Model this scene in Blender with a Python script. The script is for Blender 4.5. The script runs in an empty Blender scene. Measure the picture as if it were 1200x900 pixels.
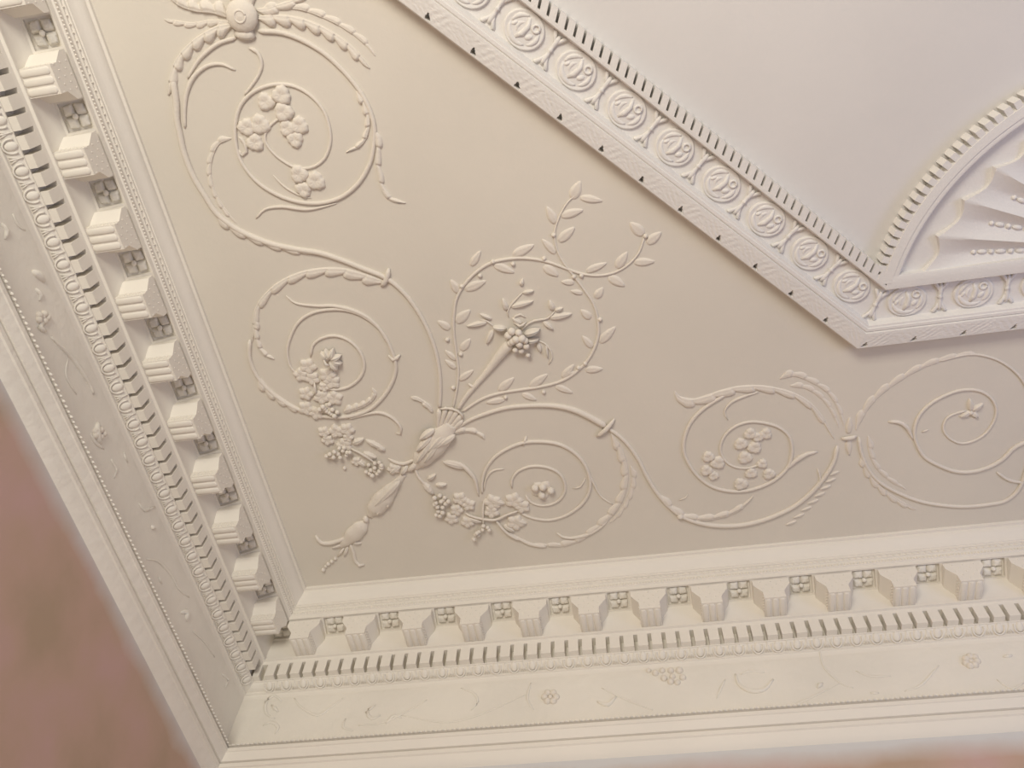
import bpy, bmesh, math, random
from mathutils import Vector, Matrix
random.seed(7)
C = bpy.context.scene.collection
PI = math.pi
H = 4.0                                     # ceiling height
CAM = Vector((1.4806, -2.2915, 1.6))
F = 992.44                                  # focal length in px of a 1200 px wide frame
RM = Matrix(((0.985526, 0.16224, 0.049158), (-0.118386, 0.866221, -0.485435), (-0.121338, 0.472589, 0.87289)))

# ---------------------------------------------------------------- materials
def mat(name, col, rough=.75, bump=.15, scale=60, blotch=.03):
    m = bpy.data.materials.new(name); m.use_nodes = True
    n = m.node_tree.nodes; l = m.node_tree.links; b = n['Principled BSDF']
    b.inputs['Roughness'].default_value = rough
    b.inputs['Specular IOR Level'].default_value = .25
    g = n.new('ShaderNodeNewGeometry')
    t = n.new('ShaderNodeTexNoise'); t.inputs['Scale'].default_value = 2.2; t.inputs['Detail'].default_value = 4
    l.new(g.outputs['Position'], t.inputs['Vector'])
    r = n.new('ShaderNodeValToRGB')
    r.color_ramp.elements[0].position = .3; r.color_ramp.elements[1].position = .7
    r.color_ramp.elements[0].color = [c*(1-blotch) for c in col]+[1]
    r.color_ramp.elements[1].color = [min(1, c*(1+blotch)) for c in col]+[1]
    l.new(t.outputs['Fac'], r.inputs['Fac']); l.new(r.outputs['Color'], b.inputs['Base Color'])
    t2 = n.new('ShaderNodeTexNoise'); t2.inputs['Scale'].default_value = scale; t2.inputs['Detail'].default_value = 3
    l.new(g.outputs['Position'], t2.inputs['Vector'])
    bp = n.new('ShaderNodeBump'); bp.inputs['Strength'].default_value = bump; bp.inputs['Distance'].default_value = .004
    l.new(t2.outputs['Fac'], bp.inputs['Height']); l.new(bp.outputs['Normal'], b.inputs['Normal'])
    return m
M_FIELD = mat('stone_paint', (.72, .675, .59))
M_RELIEF = mat('relief_paint', (.76, .705, .62), bump=.3, scale=120)
M_WHITE = mat('white_paint', (.80, .755, .675))
M_FRAME = mat('frame_white_paint', (.79, .765, .72), bump=.25, scale=120)
M_INNER = mat('inner_panel_paint', (.72, .695, .66))
M_FRIEZE = mat('frieze_paint', (.79, .75, .67), bump=.7, scale=32, blotch=.06)

def wall_mat():
    m = bpy.data.materials.new('pink_wall_plaster'); m.use_nodes = True
    n = m.node_tree.nodes; l = m.node_tree.links; b = n['Principled BSDF']
    b.inputs['Roughness'].default_value = .8
    g = n.new('ShaderNodeNewGeometry')
    t = n.new('ShaderNodeTexNoise'); t.inputs['Scale'].default_value = 3.5; t.inputs['Detail'].default_value = 5
    l.new(g.outputs['Position'], t.inputs['Vector'])
    r = n.new('ShaderNodeValToRGB'); e = r.color_ramp.elements
    e[0].position = .32; e[0].color = (.43, .315, .225, 1)
    e[1].position = .70; e[1].color = (.54, .355, .33, 1)
    k = e.new(.5); k.color = (.50, .345, .27, 1)
    l.new(t.outputs['Fac'], r.inputs['Fac'])
    # white cut-in band of paint along the top of the wall, with a ragged lower edge
    s = n.new('ShaderNodeSeparateXYZ'); l.new(g.outputs['Position'], s.inputs[0])
    t3 = n.new('ShaderNodeTexNoise'); t3.inputs['Scale'].default_value = 6; t3.inputs['Detail'].default_value = 6
    l.new(g.outputs['Position'], t3.inputs['Vector'])
    mm = n.new('ShaderNodeMath'); mm.operation = 'MULTIPLY_ADD'; mm.inputs[1].default_value = .07
    l.new(t3.outputs['Fac'], mm.inputs[0]); l.new(s.outputs['Z'], mm.inputs[2])
    xr = n.new('ShaderNodeMapRange'); xr.inputs['From Max'].default_value = .3; xr.inputs['To Max'].default_value = .030
    l.new(s.outputs['X'], xr.inputs['Value'])
    ad = n.new('ShaderNodeMath'); ad.operation = 'ADD'; l.new(mm.outputs[0], ad.inputs[0]); l.new(xr.outputs['Result'], ad.inputs[1]); mm = ad
    mr = n.new('ShaderNodeMapRange'); mr.inputs['From Min'].default_value = 3.306; mr.inputs['From Max'].default_value = 3.378
    l.new(mm.outputs[0], mr.inputs['Value'])
    mx = n.new('ShaderNodeMix'); mx.data_type = 'RGBA'
    l.new(mr.outputs['Result'], mx.inputs['Factor']); l.new(r.outputs['Color'], mx.inputs['A'])
    mx.inputs['B'].default_value = (.61, .60, .59, 1)
    l.new(mx.outputs['Result'], b.inputs['Base Color'])
    return m
M_WALL = wall_mat()

# ---------------------------------------------------------------- helpers
def link(name, me, m=None, parent=None, kind=None):
    o = bpy.data.objects.new(name, me); C.objects.link(o)
    if m and me and not me.materials: me.materials.append(m)
    if parent: o.parent = parent
    if kind: o['kind'] = kind
    return o
def mesh(name, V, Fc, smooth=True, recalc=True, angle=None):
    me = bpy.data.meshes.new(name); me.from_pydata([tuple(v) for v in V], [], Fc); me.validate()
    if recalc:
        bm = bmesh.new(); bm.from_mesh(me); bmesh.ops.recalc_face_normals(bm, faces=bm.faces[:]); bm.to_mesh(me); bm.free()
    if smooth:
        me.polygons.foreach_set('use_smooth', [True]*len(me.polygons))
        if angle: me.set_sharp_from_angle(angle=math.radians(angle))
    me.update(); return me
class MB:
    def __init__(s): s.V = []; s.F = []
    def add(s, V, Fc):
        n = len(s.V); s.V += [Vector(v) for v in V]; s.F += [[i+n for i in f] for f in Fc]; return s
    def box(s, x0, x1, y0, y1, z0, z1):
        V = [(x, y, z) for x in (x0, x1) for y in (y0, y1) for z in (z0, z1)]
        return s.add(V, [(0,1,3,2),(4,6,7,5),(0,4,5,1),(2,3,7,6),(0,2,6,4),(1,5,7,3)])
    def ell(s, c, r, rot=0, nu=12, nv=7, tilt=None):
        V = []; Fc = []; c = Vector(c)
        ca, sa = math.cos(rot), math.sin(rot)
        for i in range(nv+1):
            th = PI*i/nv
            for j in range(nu):
                ph = 2*PI*j/nu
                x, y, z = r[0]*math.sin(th)*math.cos(ph), r[1]*math.sin(th)*math.sin(ph), r[2]*math.cos(th)
                V.append(c+Vector((x*ca-y*sa, x*sa+y*ca, z)))
        for i in range(nv):
            for j in range(nu):
                Fc.append((i*nu+j, i*nu+(j+1) % nu, (i+1)*nu+(j+1) % nu, (i+1)*nu+j))
        return s.add(V, Fc)
    def tube(s, pts, rad, seg=10, flat=1.0):
        """pts: 3-D points near a horizontal plane, rad: radius for each; flat scales the height"""
        n = len(pts); V = []; Fc = []
        for i, p in enumerate(pts):
            t = (pts[min(i+1, n-1)]-pts[max(i-1, 0)])
            if t.length < 1e-9: t = Vector((1, 0, 0))
            t.normalize()
            up = Vector((0, 0, 1)) if abs(t.z) < .9 else Vector((1, 0, 0))
            sd = t.cross(up).normalized(); u2 = sd.cross(t).normalized()
            for j in range(seg):
                a = 2*PI*j/seg
                V.append(p+sd*math.cos(a)*rad[i]+u2*math.sin(a)*rad[i]*flat)
        for i in range(n-1):
            for j in range(seg):
                Fc.append((i*seg+j, i*seg+(j+1) % seg, (i+1)*seg+(j+1) % seg, (i+1)*seg+j))
        Fc.append(tuple(range(seg))); Fc.append(tuple(reversed(range((n-1)*seg, n*seg))))
        return s.add(V, Fc)
    def build(s, name, m, parent=None, smooth=True, angle=None, kind=None):
        return link(name, mesh(name, s.V, s.F, smooth, True, angle), m, parent, kind)
def thing(name, label, cat, loc=(0, 0, 0), rz=0, group=None):
    o = bpy.data.objects.new(name, None); C.objects.link(o); o.location = loc; o.rotation_euler = (0, 0, rz)
    o.empty_display_size = .05
    o['label'] = label; o['category'] = cat
    if group: o['group'] = group
    return o
def copy_tree(o, parent=None):
    c = o.copy(); C.objects.link(c)
    if parent: c.parent = parent
    for ch in [k for k in bpy.data.objects if k.parent == o]: copy_tree(ch, c)
    return c
ORD = 'first second third fourth fifth sixth seventh eighth ninth tenth eleventh twelfth thirteenth fourteenth fifteenth sixteenth seventeenth eighteenth nineteenth twentieth'.split()

def ray(px, py):
    return RM.transposed() @ Vector(((px-600)/F, (py-450)/F, 1))
def at(px, py, drop=0.0):
    v = ray(px, py); return CAM+v*((H-CAM.z-drop)/v.z)
def at_back(px, py, D):
    v = ray(px, py); return CAM+v*((-D-CAM.y)/v.y)
def at_left(px, py, D):
    v = ray(px, py); return CAM+v*((D-CAM.x)/v.x)
def spline(pts, step):
    """Catmull-Rom through tuples, resampled"""
    P = [Vector(p) for p in pts]
    if len(P) == 2: P = [P[0], (P[0]+P[1])/2, P[1]]
    P = [2*P[0]-P[1]]+P+[2*P[-1]-P[-2]]
    out = []
    for i in range(1, len(P)-2):
        a, b, c, d = P[i-1:i+3]
        n = max(1, int((c-b).length/step))
        for k in range(n):
            t = k/n
            out.append(.5*((2*b)+(c-a)*t+(2*a-5*b+4*c-d)*t*t+(3*b-a-3*c+d)*t**3))
    out.append(P[-2]); return out

# ---------------------------------------------------------------- setting
def slab(name, x0, x1, y0, y1, z0, z1, m):
    b = MB().box(x0, x1, y0, y1, z0, z1); return b.build(name, m, smooth=False, kind='structure')
slab('ceiling', -.1, 6.5, -6.5, .1, H, H+.1, M_FIELD)
WD = .02
slab('wall_left', -.15, WD, -6.5, .1, 0, H, M_WALL)
slab('wall_back', WD, 6.5, -WD, .15, 0, H, M_WALL)

LN = 3.42                                     # how far each cornice runs from the corner
def extrude_profile(name, prof, side, m, closed=False, kind='structure', parent=None, angle=35, length=LN):
    """mitred run of a moulding; prof is (distance from wall, drop below ceiling)"""
    V = []; n = len(prof)
    for D, z in prof:
        V.append((D, -D, H-z))
        V.append((D, -length, H-z) if side == 'L' else (length, -D, H-z))
    Fc = [(2*i, 2*i+1, 2*i+3, 2*i+2) for i in range(n-1)]
    if closed:
        Fc.append((2*n-2, 2*n-1, 1, 0))
        Fc.append(tuple(range(1, 2*n, 2)))
    return link(name, mesh(name, V, Fc, True, closed, angle), m, parent, kind)

CORN = [(.227, -.002), (.227, .011), (.2185, .0125), (.2185, .019), (.2165, .027), (.213, .034), (.205, .043), (.199, .053), (.196, .062),
        (.1925, .063), (.1925, .070), (.187, .071), (.187, .078), (.1815, .0795), (.1815, .097), (.1765, .099), (.1755, .1145), (.1690, .1145),
        (.1690, .101), (.100, .1225), (.0965, .140), (.0915, .160), (.088, .175), (.086, .205),
        (.086, .2135), (.090, .2145), (.090, .2215), (.0815, .223), (.0805, .236), (.044, .236),
        (.0440, .2880), (.0580, .2885), (.0580, .2925), (.054, .2935), (.050, .299), (.043, .3055), (.033, .3105), (.0275, .3115), (.0275, .3200), (.0225, .3215), (.0215, .3250), (.0215, .342)]
RAIL = [(.020, .550), (.040, .556), (.058, .5585), (.0635, .5615), (.0635, .5650), (.046, .5665), (.046, .5730), (.0640, .5745), (.064, .587), (.060, .589), (.058, .597), (.053, .608), (.050, .615),
        (.0400, .6165), (.0400, .6195), (.0465, .6205), (.0465, .634), (.041, .637), (.036, .655), (.028, .668), (.020, .674)]
extrude_profile('trim_1', CORN, 'L', M_WHITE)
extrude_profile('trim_2', CORN, 'B', M_WHITE)
extrude_profile('trim_3', RAIL, 'L', M_FRIEZE)
extrude_profile('trim_4', RAIL, 'B', M_WHITE)
FR = [(.0215, .341), (.0222, .345), (.0220, .38), (.0220, .50), (.0225, .535), (.023, .556)]
extrude_profile('trim_5', FR, 'L', M_FRIEZE)
extrude_profile('trim_6', FR, 'B', M_FRIEZE)

def place(o, side, s, D, z):
    if side == 'L': o.location = (D, -s, H-z); o.rotation_euler = (0, 0, PI/2)
    else: o.location = (s, -D, H-z); o.rotation_euler = (0, 0, 0)
SIDE = {'L': 'left', 'B': 'back'}

# ---- modillion blocks (origin: middle of the block's back at the underside level)
PITCH = .2105; S0 = .135
D0, D1, ZU, ZC = .087, .1755, .2135, .125
def modillion_mesh():
    b = MB()
    y0, y1 = .004, -(D1-D0)                    # back (sunk into the wall side) and front
    hw, hw2 = .036, .061
    zc = ZU-ZC
    poly = [(-hw, 0), (hw, 0), (hw, .030), (hw2, .064), (hw2, zc), (-hw2, zc), (-hw2, .064), (-hw, .030)]
    n = len(poly)
    V = [(x, y0, z) for x, z in poly]+[(x, y1, z) for x, z in poly]
    Fc = [(i, (i+1) % n, n+(i+1) % n, n+i) for i in range(n)]+[tuple(range(n)), tuple(range(2*n-1, n-1, -1))]
    b.add(V, Fc); return mesh('block', b.V, b.F, False)
ME_BLOCK = modillion_mesh()
def reed_mesh():
    b = MB()
    pts = [Vector((0, y, 0)) for y in (-.002, -.006, -.04, -.078, -.083)]
    b.tube(pts, [.005, .0100, .0100, .0100, .005], 12, .35)
    return mesh('reed', b.V, b.F)
ME_REED = reed_mesh()
def stipple_mesh():
    b = MB()
    for i in range(6):
        for j in range(2):
            for sx in (-1, 1):
                b.ell((sx*.0365, -.012-.0125*i, .010+.012*j), (.0022, .0028, .0028), 0, 6, 4)
    for i in range(5):
        for j in range(5):
            if (i+j) % 2 == 0: b.ell((-.034+.017*i, -.0885, .014+.016*j), (.0026, .0018, .0026), 0, 6, 4)
    return mesh('stippling', b.V, b.F)
ME_STIP = stipple_mesh()
# ---- coffer rosettes
TILT = math.radians(-17)
def tilt(v): return Vector((v[0], v[1]*math.cos(TILT)-v[2]*math.sin(TILT), v[1]*math.sin(TILT)+v[2]*math.cos(TILT)))
def coffer_frame_mesh():
    b = MB(); w = PITCH/2; h = .0385; yb, yf = .0400, -.0418     # around local origin at D=.135, tilted down to the wall
    z0, z1 = 0.0, .0225
    hy0, hy1 = -.0375, .0330
    b.box(-w, -h, yf, yb, z0, z1); b.box(h, w, yf, yb, z0, z1)
    b.box(-h, h, yf, hy0, z0, z1); b.box(-h, h, hy1, yb, z0, z1)
    for i, v in enumerate(b.V): b.V[i] = tilt(v)
    return mesh('coffer_frame', b.V, b.F, False)
ME_CF = coffer_frame_mesh()
def petal_mesh(kind):
    """one quarter petal, pointing to +x+y corner; domed with crinkled rim"""
    b = MB(); n = 10; V = []; Fc = []
    L = .034; 
    for i in range(n+1):
        for j in range(n+1):
            u, v = i/n, j/n
            x, y = u*L, v*L*.84
            # pull the outer corner and the cleft between petals
            c = 1-.12*(1-abs(u-v))*max(u, v)
            x *= c; y *= c
            e = min(u, v)
            h = .013*math.sin(min(1, e*3.2+.02)*PI/2)*(1-.35*max(u, v)**3)
            if max(u, v) > .97: h = -.002
            if e == 0: h = -.002
            cr = .0022*math.sin(u*19)*math.sin(v*19) if kind == 0 else .0008*math.sin(u*9)*math.sin(v*9)
            V.append((x, y, -(h+(cr if h > 0 else 0))+.006))
    for i in range(n):
        for j in range(n):
            Fc.append((i*(n+1)+j, (i+1)*(n+1)+j, (i+1)*(n+1)+j+1, i*(n+1)+j+1))
    return mesh('petal', V, Fc, True, False)
ME_PET = [petal_mesh(0), petal_mesh(1)]
ME_BUD = mesh('bud', *(lambda b: (b.V, b.F))(MB().ell((0, 0, -.006), (.0085, .0075, .008))))
def rosette_proto(kind):
    t = thing('coffer_rosette', '', 'rosette', group='square flower rosettes in the cornice coffers')
    link('coffer_frame', ME_CF, M_WHITE, t)
    for sx, sy in ((1, 1), (1, -1), (-1, 1), (-1, -1)):
        p = link('petal', ME_PET[kind], M_FRIEZE, t); p.scale = (sx*1.0, sy*1.08, 1); p.location = tilt((0, -.0025, .0055)); p.rotation_euler = (TILT, 0, 0)
    c = link('flower_centre', ME_BUD, M_FRIEZE, t); c.location = tilt((0, -.0025, .003))
    return t
def modillion_proto():
    t = thing('modillion', '', 'modillion', group='reeded cornice blocks between the coffers')
    link('block', ME_BLOCK, M_WHITE, t)
    for x in (-.0235, 0, .0235):
        r = link('reed', ME_REED, M_WHITE, t); r.location = (x, 0, 0)
    link('stippling', ME_STIP, M_WHITE, t)
    return t
r0 = [rosette_proto(0), rosette_proto(1)]; m0 = modillion_proto(); used = set()
def inst(proto):
    if proto.name not in used:
        used.add(proto.name); return proto
    return copy_tree(proto)
for side in ('B', 'L'):
    for k in range(16):
        if k == 0 and side == 'L': continue
        s = S0+k*PITCH
        if s > LN-.1: break
        kind = (k+1) % 2 if side == 'B' else k % 2
        o = inst(r0[kind])
        place(o, side, s, .135, ZC)
        o['label'] = ('square plaster flower rosette in the corner coffer where both cornices meet' if k == 0 else
                      'square plaster flower rosette in the %s coffer from the corner, %s cornice' % (ORD[k-1], SIDE[side]))
    for k in range(15):
        s = S0+(k+.5)*PITCH
        if s > LN-.1: break
        o = inst(m0); place(o, side, s, D0, ZU)
        o['label'] = 'white reeded cornice block, %s from the corner along the %s cornice' % (ORD[k], SIDE[side])

# ---- dentil courses
def dentil_course(side, off):
    p = .04805
    t = thing('dentil_course', 'white row of close square dentils along the %s cornice' % SIDE[side], 'dentil moulding')
    w = p-.0135
    me = mesh('dentil', *(lambda b: (b.V, b.F))(MB().box(-w/2, w/2, -.0225, .014, 0, .0525)), smooth=False)
    n = 1
    while True:
        s = off+(n+.5)*p; n += 1
        if s-w/2 < .079: continue
        if s > LN-.02: break
        o = link('dentil', me, M_WHITE, t); place(o, side, s, .058, .2882)
    if side == 'B':
        o = link('dentil', me, M_WHITE, t); place(o, side, .070, .058, .2882)
        o.scale = (.7, 1, 1)
    return t
dentil_course('B', .0004); dentil_course('L', .0126)

# ---- egg and dart bands
def egg_meshes():
    eu = Vector((0, .80, -.60)); en = Vector((0, -.60, -.80))
    def q(b):                                   # (along, down the slope, out of the slope)
        b.V = [Vector((v[0], 0, 0))+eu*v[1]+en*v[2] for v in b.V]; return mesh('m', b.V, b.F)
    b = MB(); b.ell((0, -.002, 0), (.0118, .0165, .0060), 0, 14, 9); egg = q(b)
    b = MB(); pts = []
    for i in range(15):
        a = -.45+(PI+.9)*i/14
        pts.append(Vector((.0180*math.cos(a), -.003+.0205*math.sin(a), .0015)))
    b.tube(pts, [.0028]*15, 6); rim = q(b)
    b = MB(); b.tube([Vector((0, -.018, 0)), Vector((0, -.006, .001)), Vector((0, .006, .001)), Vector((0, .016, 0))], [.0012, .0022, .0030, .0012], 6, .9)
    for sx in (-1, 1): b.tube([Vector((0, -.010, 0)), Vector((sx*.004, .004, .001)), Vector((sx*.0085, .015, 0))], [.0012, .0024, .0018], 5)
    return egg, rim, q(b)
EGG, RIM, DART = egg_meshes()
def egg_band(side, off, p=.0640):
    t = thing('egg_and_dart_band', 'narrow white egg and dart moulding below the %s dentils' % SIDE[side], 'moulding')
    k = 0
    while True:
        s = off+k*p; k += 1
        if s < .06: continue
        if s > LN-.03: break
        o = link('egg', EGG, M_WHITE, t); place(o, side, s, .0425, .3045)
        r = link('egg_rim', RIM, M_WHITE, t); place(r, side, s, .0430, .3050)
        if s+p/2 < LN-.03:
            d = link('dart', DART, M_WHITE, t); place(d, side, s+p/2, .0435, .3050)
    return t
egg_band('B', (at_back(710, 771.5, .036).x % .0640)); egg_band('L', .0853)

# ---- bead rows on the corona
def bead_row(side):
    b = MB()
    n = int((LN-.2)/.0105)
    for i in range(n):
        s = .19+i*.0105
        for row in range(2):
            if row == 1 and i % 2: continue
            D, z = (.1822, .0835+.008) if row == 0 else (.1885, .0745)
            if row == 0: r = .0034
            else: r = .0024
            c = (D, -s, H-z) if side == 'L' else (s, -D, H-z)
            b.ell(c, (r, r, r*1.1), 0, 6, 4)
    o = b.build('bead_row', M_WHITE, kind='stuff')
    o['label'] = 'tiny plaster beads running above the blocks of the %s cornice' % SIDE[side]; o['category'] = 'beading'
bead_row('L'); bead_row('B')

# ================================================================ octagonal ceiling frame
KX, KY = 2.216, .992                           # outer corner X = KX + .414*o, Y = KY + o
T = math.tan(PI/8)
def frame_point(seg, s, o, drop):
    """seg 'S' slanting run (s grows away from the corner), 'K' straight run; o inward offset"""
    X0, Y0 = KX+T*o, KY+o
    if seg == 'S': X, Y = X0-s*math.sqrt(.5), Y0+s*math.sqrt(.5)
    else: X, Y = X0+s, Y0
    return Vector((X, -Y, H-drop))
def base_drop(o):
    P = [(0, -.002), (.0005, .040), (.004, .0455), (.012, .047), (.030, .050), (.046, .0525), (.0545, .053), (.0560, .0465), (.0580, .0465), (.0595, .0505), (.0685, .0505), (.0700, .0475), (.0765, .0470), (.0790, .040), (.0835, .021),
         (.135, .0195), (.1815, .021), (.1850, .042), (.1875, .0455), (.1930, .046), (.1935, .046)]
    for (a, x), (b, y) in zip(P, P[1:]):
        if o <= b: return x+(y-x)*(o-a)/(b-a)
    return P[-1][1]
OS = [0, .0005, .002, .004, .007, .010, .0125, .015, .0175, .020, .0225, .025, .0275, .030, .0325, .035, .0375, .040, .0425, .045, .0475, .050, .0525, .0545, .0565, .0590, .0605, .0645, .0685, .0700, .0735, .0765, .0790, .0835, .135, .1815, .1850, .1875, .1930]
TRI = .1427
def relief(s, o, ph, skip=0):
    """leaf pattern on the outer band with a small pierced triangle at each leaf joint"""
    d = 0
    if .006 < o < .053:
        q = ((s-ph) % TRI)/TRI
        u = abs(q-.5)*2                            # 0 middle of leaf, 1 at the joint
        env = min(1, (o-.006)/.006, (.053-o)/.006)
        d += .0005*env*math.sin(2*PI*(u*3.2+o*48))*(.35+.65*math.sin(PI*min(1, u*1.1)))
        d += .0005*env*math.sin(s*210+7*math.sin(o*160))*math.sin(o*330+3*math.sin(s*60))
    w = min((s-ph) % TRI, TRI-(s-ph) % TRI)
    if s > skip and .0095 < o < .0235 and w < .0075*(.0245-o)/.014: d -= .030
    return d
def frame_segment(seg, length, ph):
    b = MB(); n = int(length/.0022); V = []
    m = len(OS)
    for i in range(n+1):
        for o in OS:
            s = length*i/n
            V.append(frame_point(seg, s, o, base_drop(o)+relief(s, o, ph, .06 if seg == 'S' else -1)))
    Fc = [(i*m+j, (i+1)*m+j, (i+1)*m+j+1, i*m+j+1) for i in range(n) for j in range(m-1)]
    return mesh('frame_moulding', V, Fc, True, False, 22)
fr = thing('ceiling_frame', 'large white angled plaster frame around the plain middle of the ceiling', 'ceiling frame')
p = at(752, 211, .05); 
phS = ((p-frame_point('S', 0, .017, .05)).length) % TRI
p = at(1072, 396, .05); phK = (p.x-frame_point('K', 0, .017, .05).x) % TRI
link('slanting_moulding', frame_segment('S', 2.5, phS), M_FRAME, fr)
link('straight_moulding', frame_segment('K', 1.49, phK), M_FRAME, fr)
# inner toothed edge
TP = .02855
def tooth(seg, s):
    w = TP-.0080; V = []
    for ds in (-w/2, w/2):
        for o in (.1920, .2265):
            for dr in (-.002, .0458): V.append(frame_point(seg, s+ds, o, dr))
    return V
bb = MB()
TF = [(0,1,3,2),(4,6,7,5),(0,4,5,1),(2,3,7,6),(0,2,6,4),(1,5,7,3)]
for i in range(84):
    s = .030+i*TP
    if i < 72:
        b = MB().add(tooth('S', s), TF); b.build('tooth', M_FRAME, fr, smooth=False)
# backing strip behind the teeth so the slits end on a floor
b = MB()
for (o0, o1) in ((.1925, .1970),):
    V = [frame_point('S', s, o, d) for s in (0, 2.5) for o in (o0, o1) for d in (-.002, .0455)]
    b.add(V, TF)
b.build('toothed_edge_backing', M_FRAME, fr, smooth=False)

# inner panel paint: thin skim, slightly lighter than the field outside
ip = [frame_point('S', 2.45, .01, .0015), frame_point('S', 0, .01, .0015), frame_point('K', 1.48, .01, .0015)]
V = [(p.x, p.y, H-.0015) for p in ip]+[(5.2, -2.4, H-.0015), (5.2, -5.0, H-.0015), (1.8, -5.0, H-.0015)]
V += [(x, y, H+.001) for x, y, z in V]
Fc = [tuple(range(6)), tuple(range(11, 5, -1))]+[(i, (i+1) % 6, 6+(i+1) % 6, 6+i) for i in range(6)]
link('trim_7', mesh('trim_7', V, Fc, False), M_INNER, None, 'structure')

# ---- medallions and balusters in the frame band
def medallion_proto():
    t = thing('medallion', '', 'medallion', group='oval medallions in the ceiling frame')
    b = MB(); n = 40
    RX, RY = .0575, .0500
    V = [Vector((0, 0, -.0085))]; rr = [.2, .4, .6, .75, .84, .90, .95, .985, 1.0]; hh = [.0085, .0082, .0076, .0068, .0066, .0082, .0078, .004, -.003]
    for r, h in zip(rr, hh):
        for i in range(n): V.append(Vector((RX*r*math.cos(2*PI*i/n), RY*r*math.sin(2*PI*i/n), -h)))
    Fc = [(0, 1+i, 1+(i+1) % n) for i in range(n)]
    for k in range(len(rr)-1): Fc += [(1+k*n+i, 1+(k+1)*n+i, 1+(k+1)*n+(i+1) % n, 1+k*n+(i+1) % n) for i in range(n)]
    link('field', mesh('field', V, Fc), M_FRAME, t)
    def arc(a0, a1, r, w, k=9, cx=0, cy=0):
        P = [Vector((cx+r*1.12*math.cos(math.radians(a0+(a1-a0)*i/k)), cy+r*math.sin(math.radians(a0+(a1-a0)*i/k)), -.0065)) for i in range(k+1)]
        return P, [w*(.35+.65*math.sin(PI*i/k)) for i in range(k+1)]
    for nm, a in (('crescent', arc(175, 60, .036, .0075)), ('crescent', arc(50, -25, .036, .0065)), ('leaf_sprig', arc(-100, -178, .035, .0065)), ('leaf_sprig', arc(-110, -230, .018, .0060))):
        MB().tube(*a, 9, .7).build(nm, M_FRAME, t)
    b = MB(); b.tube([Vector((-.004, -.032, -.007)), Vector((.004, -.012, -.009)), Vector((.000, .010, -.009)), Vector((-.010, .027, -.007))], [.004, .0065, .0080, .004], 9, .8); b.build('figure', M_FRAME, t)
    P = [Vector((.024+.0095*math.cos(2*PI*i/16), -.020+.0095*math.sin(2*PI*i/16), -.009)) for i in range(17)]
    MB().tube(P, [.0036]*17, 7).build('curl', M_FRAME, t)
    b = MB(); b.ell((.020, .008, -.007), (.012, .0075, .005), -.8); b.build('fruit', M_FRAME, t)
    b = MB(); b.ell((-.030, .000, -.006), (.010, .0055, .005), -1.0); b.build('fruit', M_FRAME, t)
    return t
def baluster_proto():
    t = thing('baluster_ornament', '', 'ornament', group='small double-ended balusters between the medallions')
    b = MB(); ys = [-.042, -.030, -.012, -.004, 0, .004, .012, .030, .042]; rs = [.004, .008, .0055, .0045, .0085, .0045, .0055, .008, .004]
    b.tube([Vector((0, y, -.004)) for y in ys], rs, 10, .9); b.build('shaft', M_FRAME, t)
    for sy in (-1, 1):
        for sx in (-1, 1):
            b = MB(); b.tube([Vector((0, sy*.012, -.003)), Vector((sx*.007, sy*.030, -.005)), Vector((sx*.017, sy*.045, -.005)), Vector((sx*.022, sy*.0465, -.003))], [.003, .005, .006, .002], 8, .8)
            b.build('flared_leaf', M_FRAME, t)
    return t
md, bl = medallion_proto(), baluster_proto()
OM = .1335; DM = .0195
def seg_s(seg, q): 
    o = frame_point(seg, 0, OM, DM)
    return (q.x-o.x) if seg == 'K' else ((q-o).dot(Vector((-1, -1, 0)).normalized()))
sm = seg_s('S', at(1000, 332.5, DM)); n = 0
while sm+n*.1713 < 2.3:
    o = inst(md); o.location = frame_point('S', sm+n*.1713, OM, DM); o.rotation_euler.z = PI/4
    o['label'] = 'oval plaster medallion on the slanting frame band, %s from its corner' % ORD[n]
    o = inst(bl); o.location = frame_point('S', sm+(n+.5)*.1713, OM, DM); o.rotation_euler.z = PI/4
    o['label'] = 'small white baluster ornament between the %s and %s medallions of the slanting band' % (ORD[n], ORD[n+1])
    n += 1
ks = seg_s('K', at(1062, 352.5, DM)); kp = seg_s('K', at(1140, 342.5, DM))-ks; n = 0
while ks+n*kp < 1.35:
    o = inst(md); o.location = frame_point('K', ks+n*kp, OM, DM); o.rotation_euler.z = 0
    o['label'] = 'oval plaster medallion on the straight frame band, %s from its corner' % ORD[n]
    o = inst(bl); o.location = frame_point('K', ks+(n+.5)*kp, OM, DM); o.rotation_euler.z = 0
    o['label'] = 'small white baluster ornament after the %s medallion of the straight band' % ORD[n]
    n += 1
o = inst(bl); c = frame_point('S', 0, OM, DM); o.location = c; o.rotation_euler.z = PI/8
o['label'] = 'small white baluster ornament set on the mitred corner of the ceiling frame'

# ---- lunette fan
FX, FY, FRAD = 2.968, 1.043, .7076
CYF = 1.207                                    # fan focus
fan = thing('lunette_fan', 'white fluted half-round plaster fan standing inside the ceiling frame', 'fan ornament', (FX, -CYF, H))
def PV(X, Y, drop): return Vector((X-FX, -(Y-CYF), -drop))
YB = 1.199
def arc_pt(r, a, drop): return PV(FX+r*math.cos(a), FY+r*math.sin(a), drop)
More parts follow.
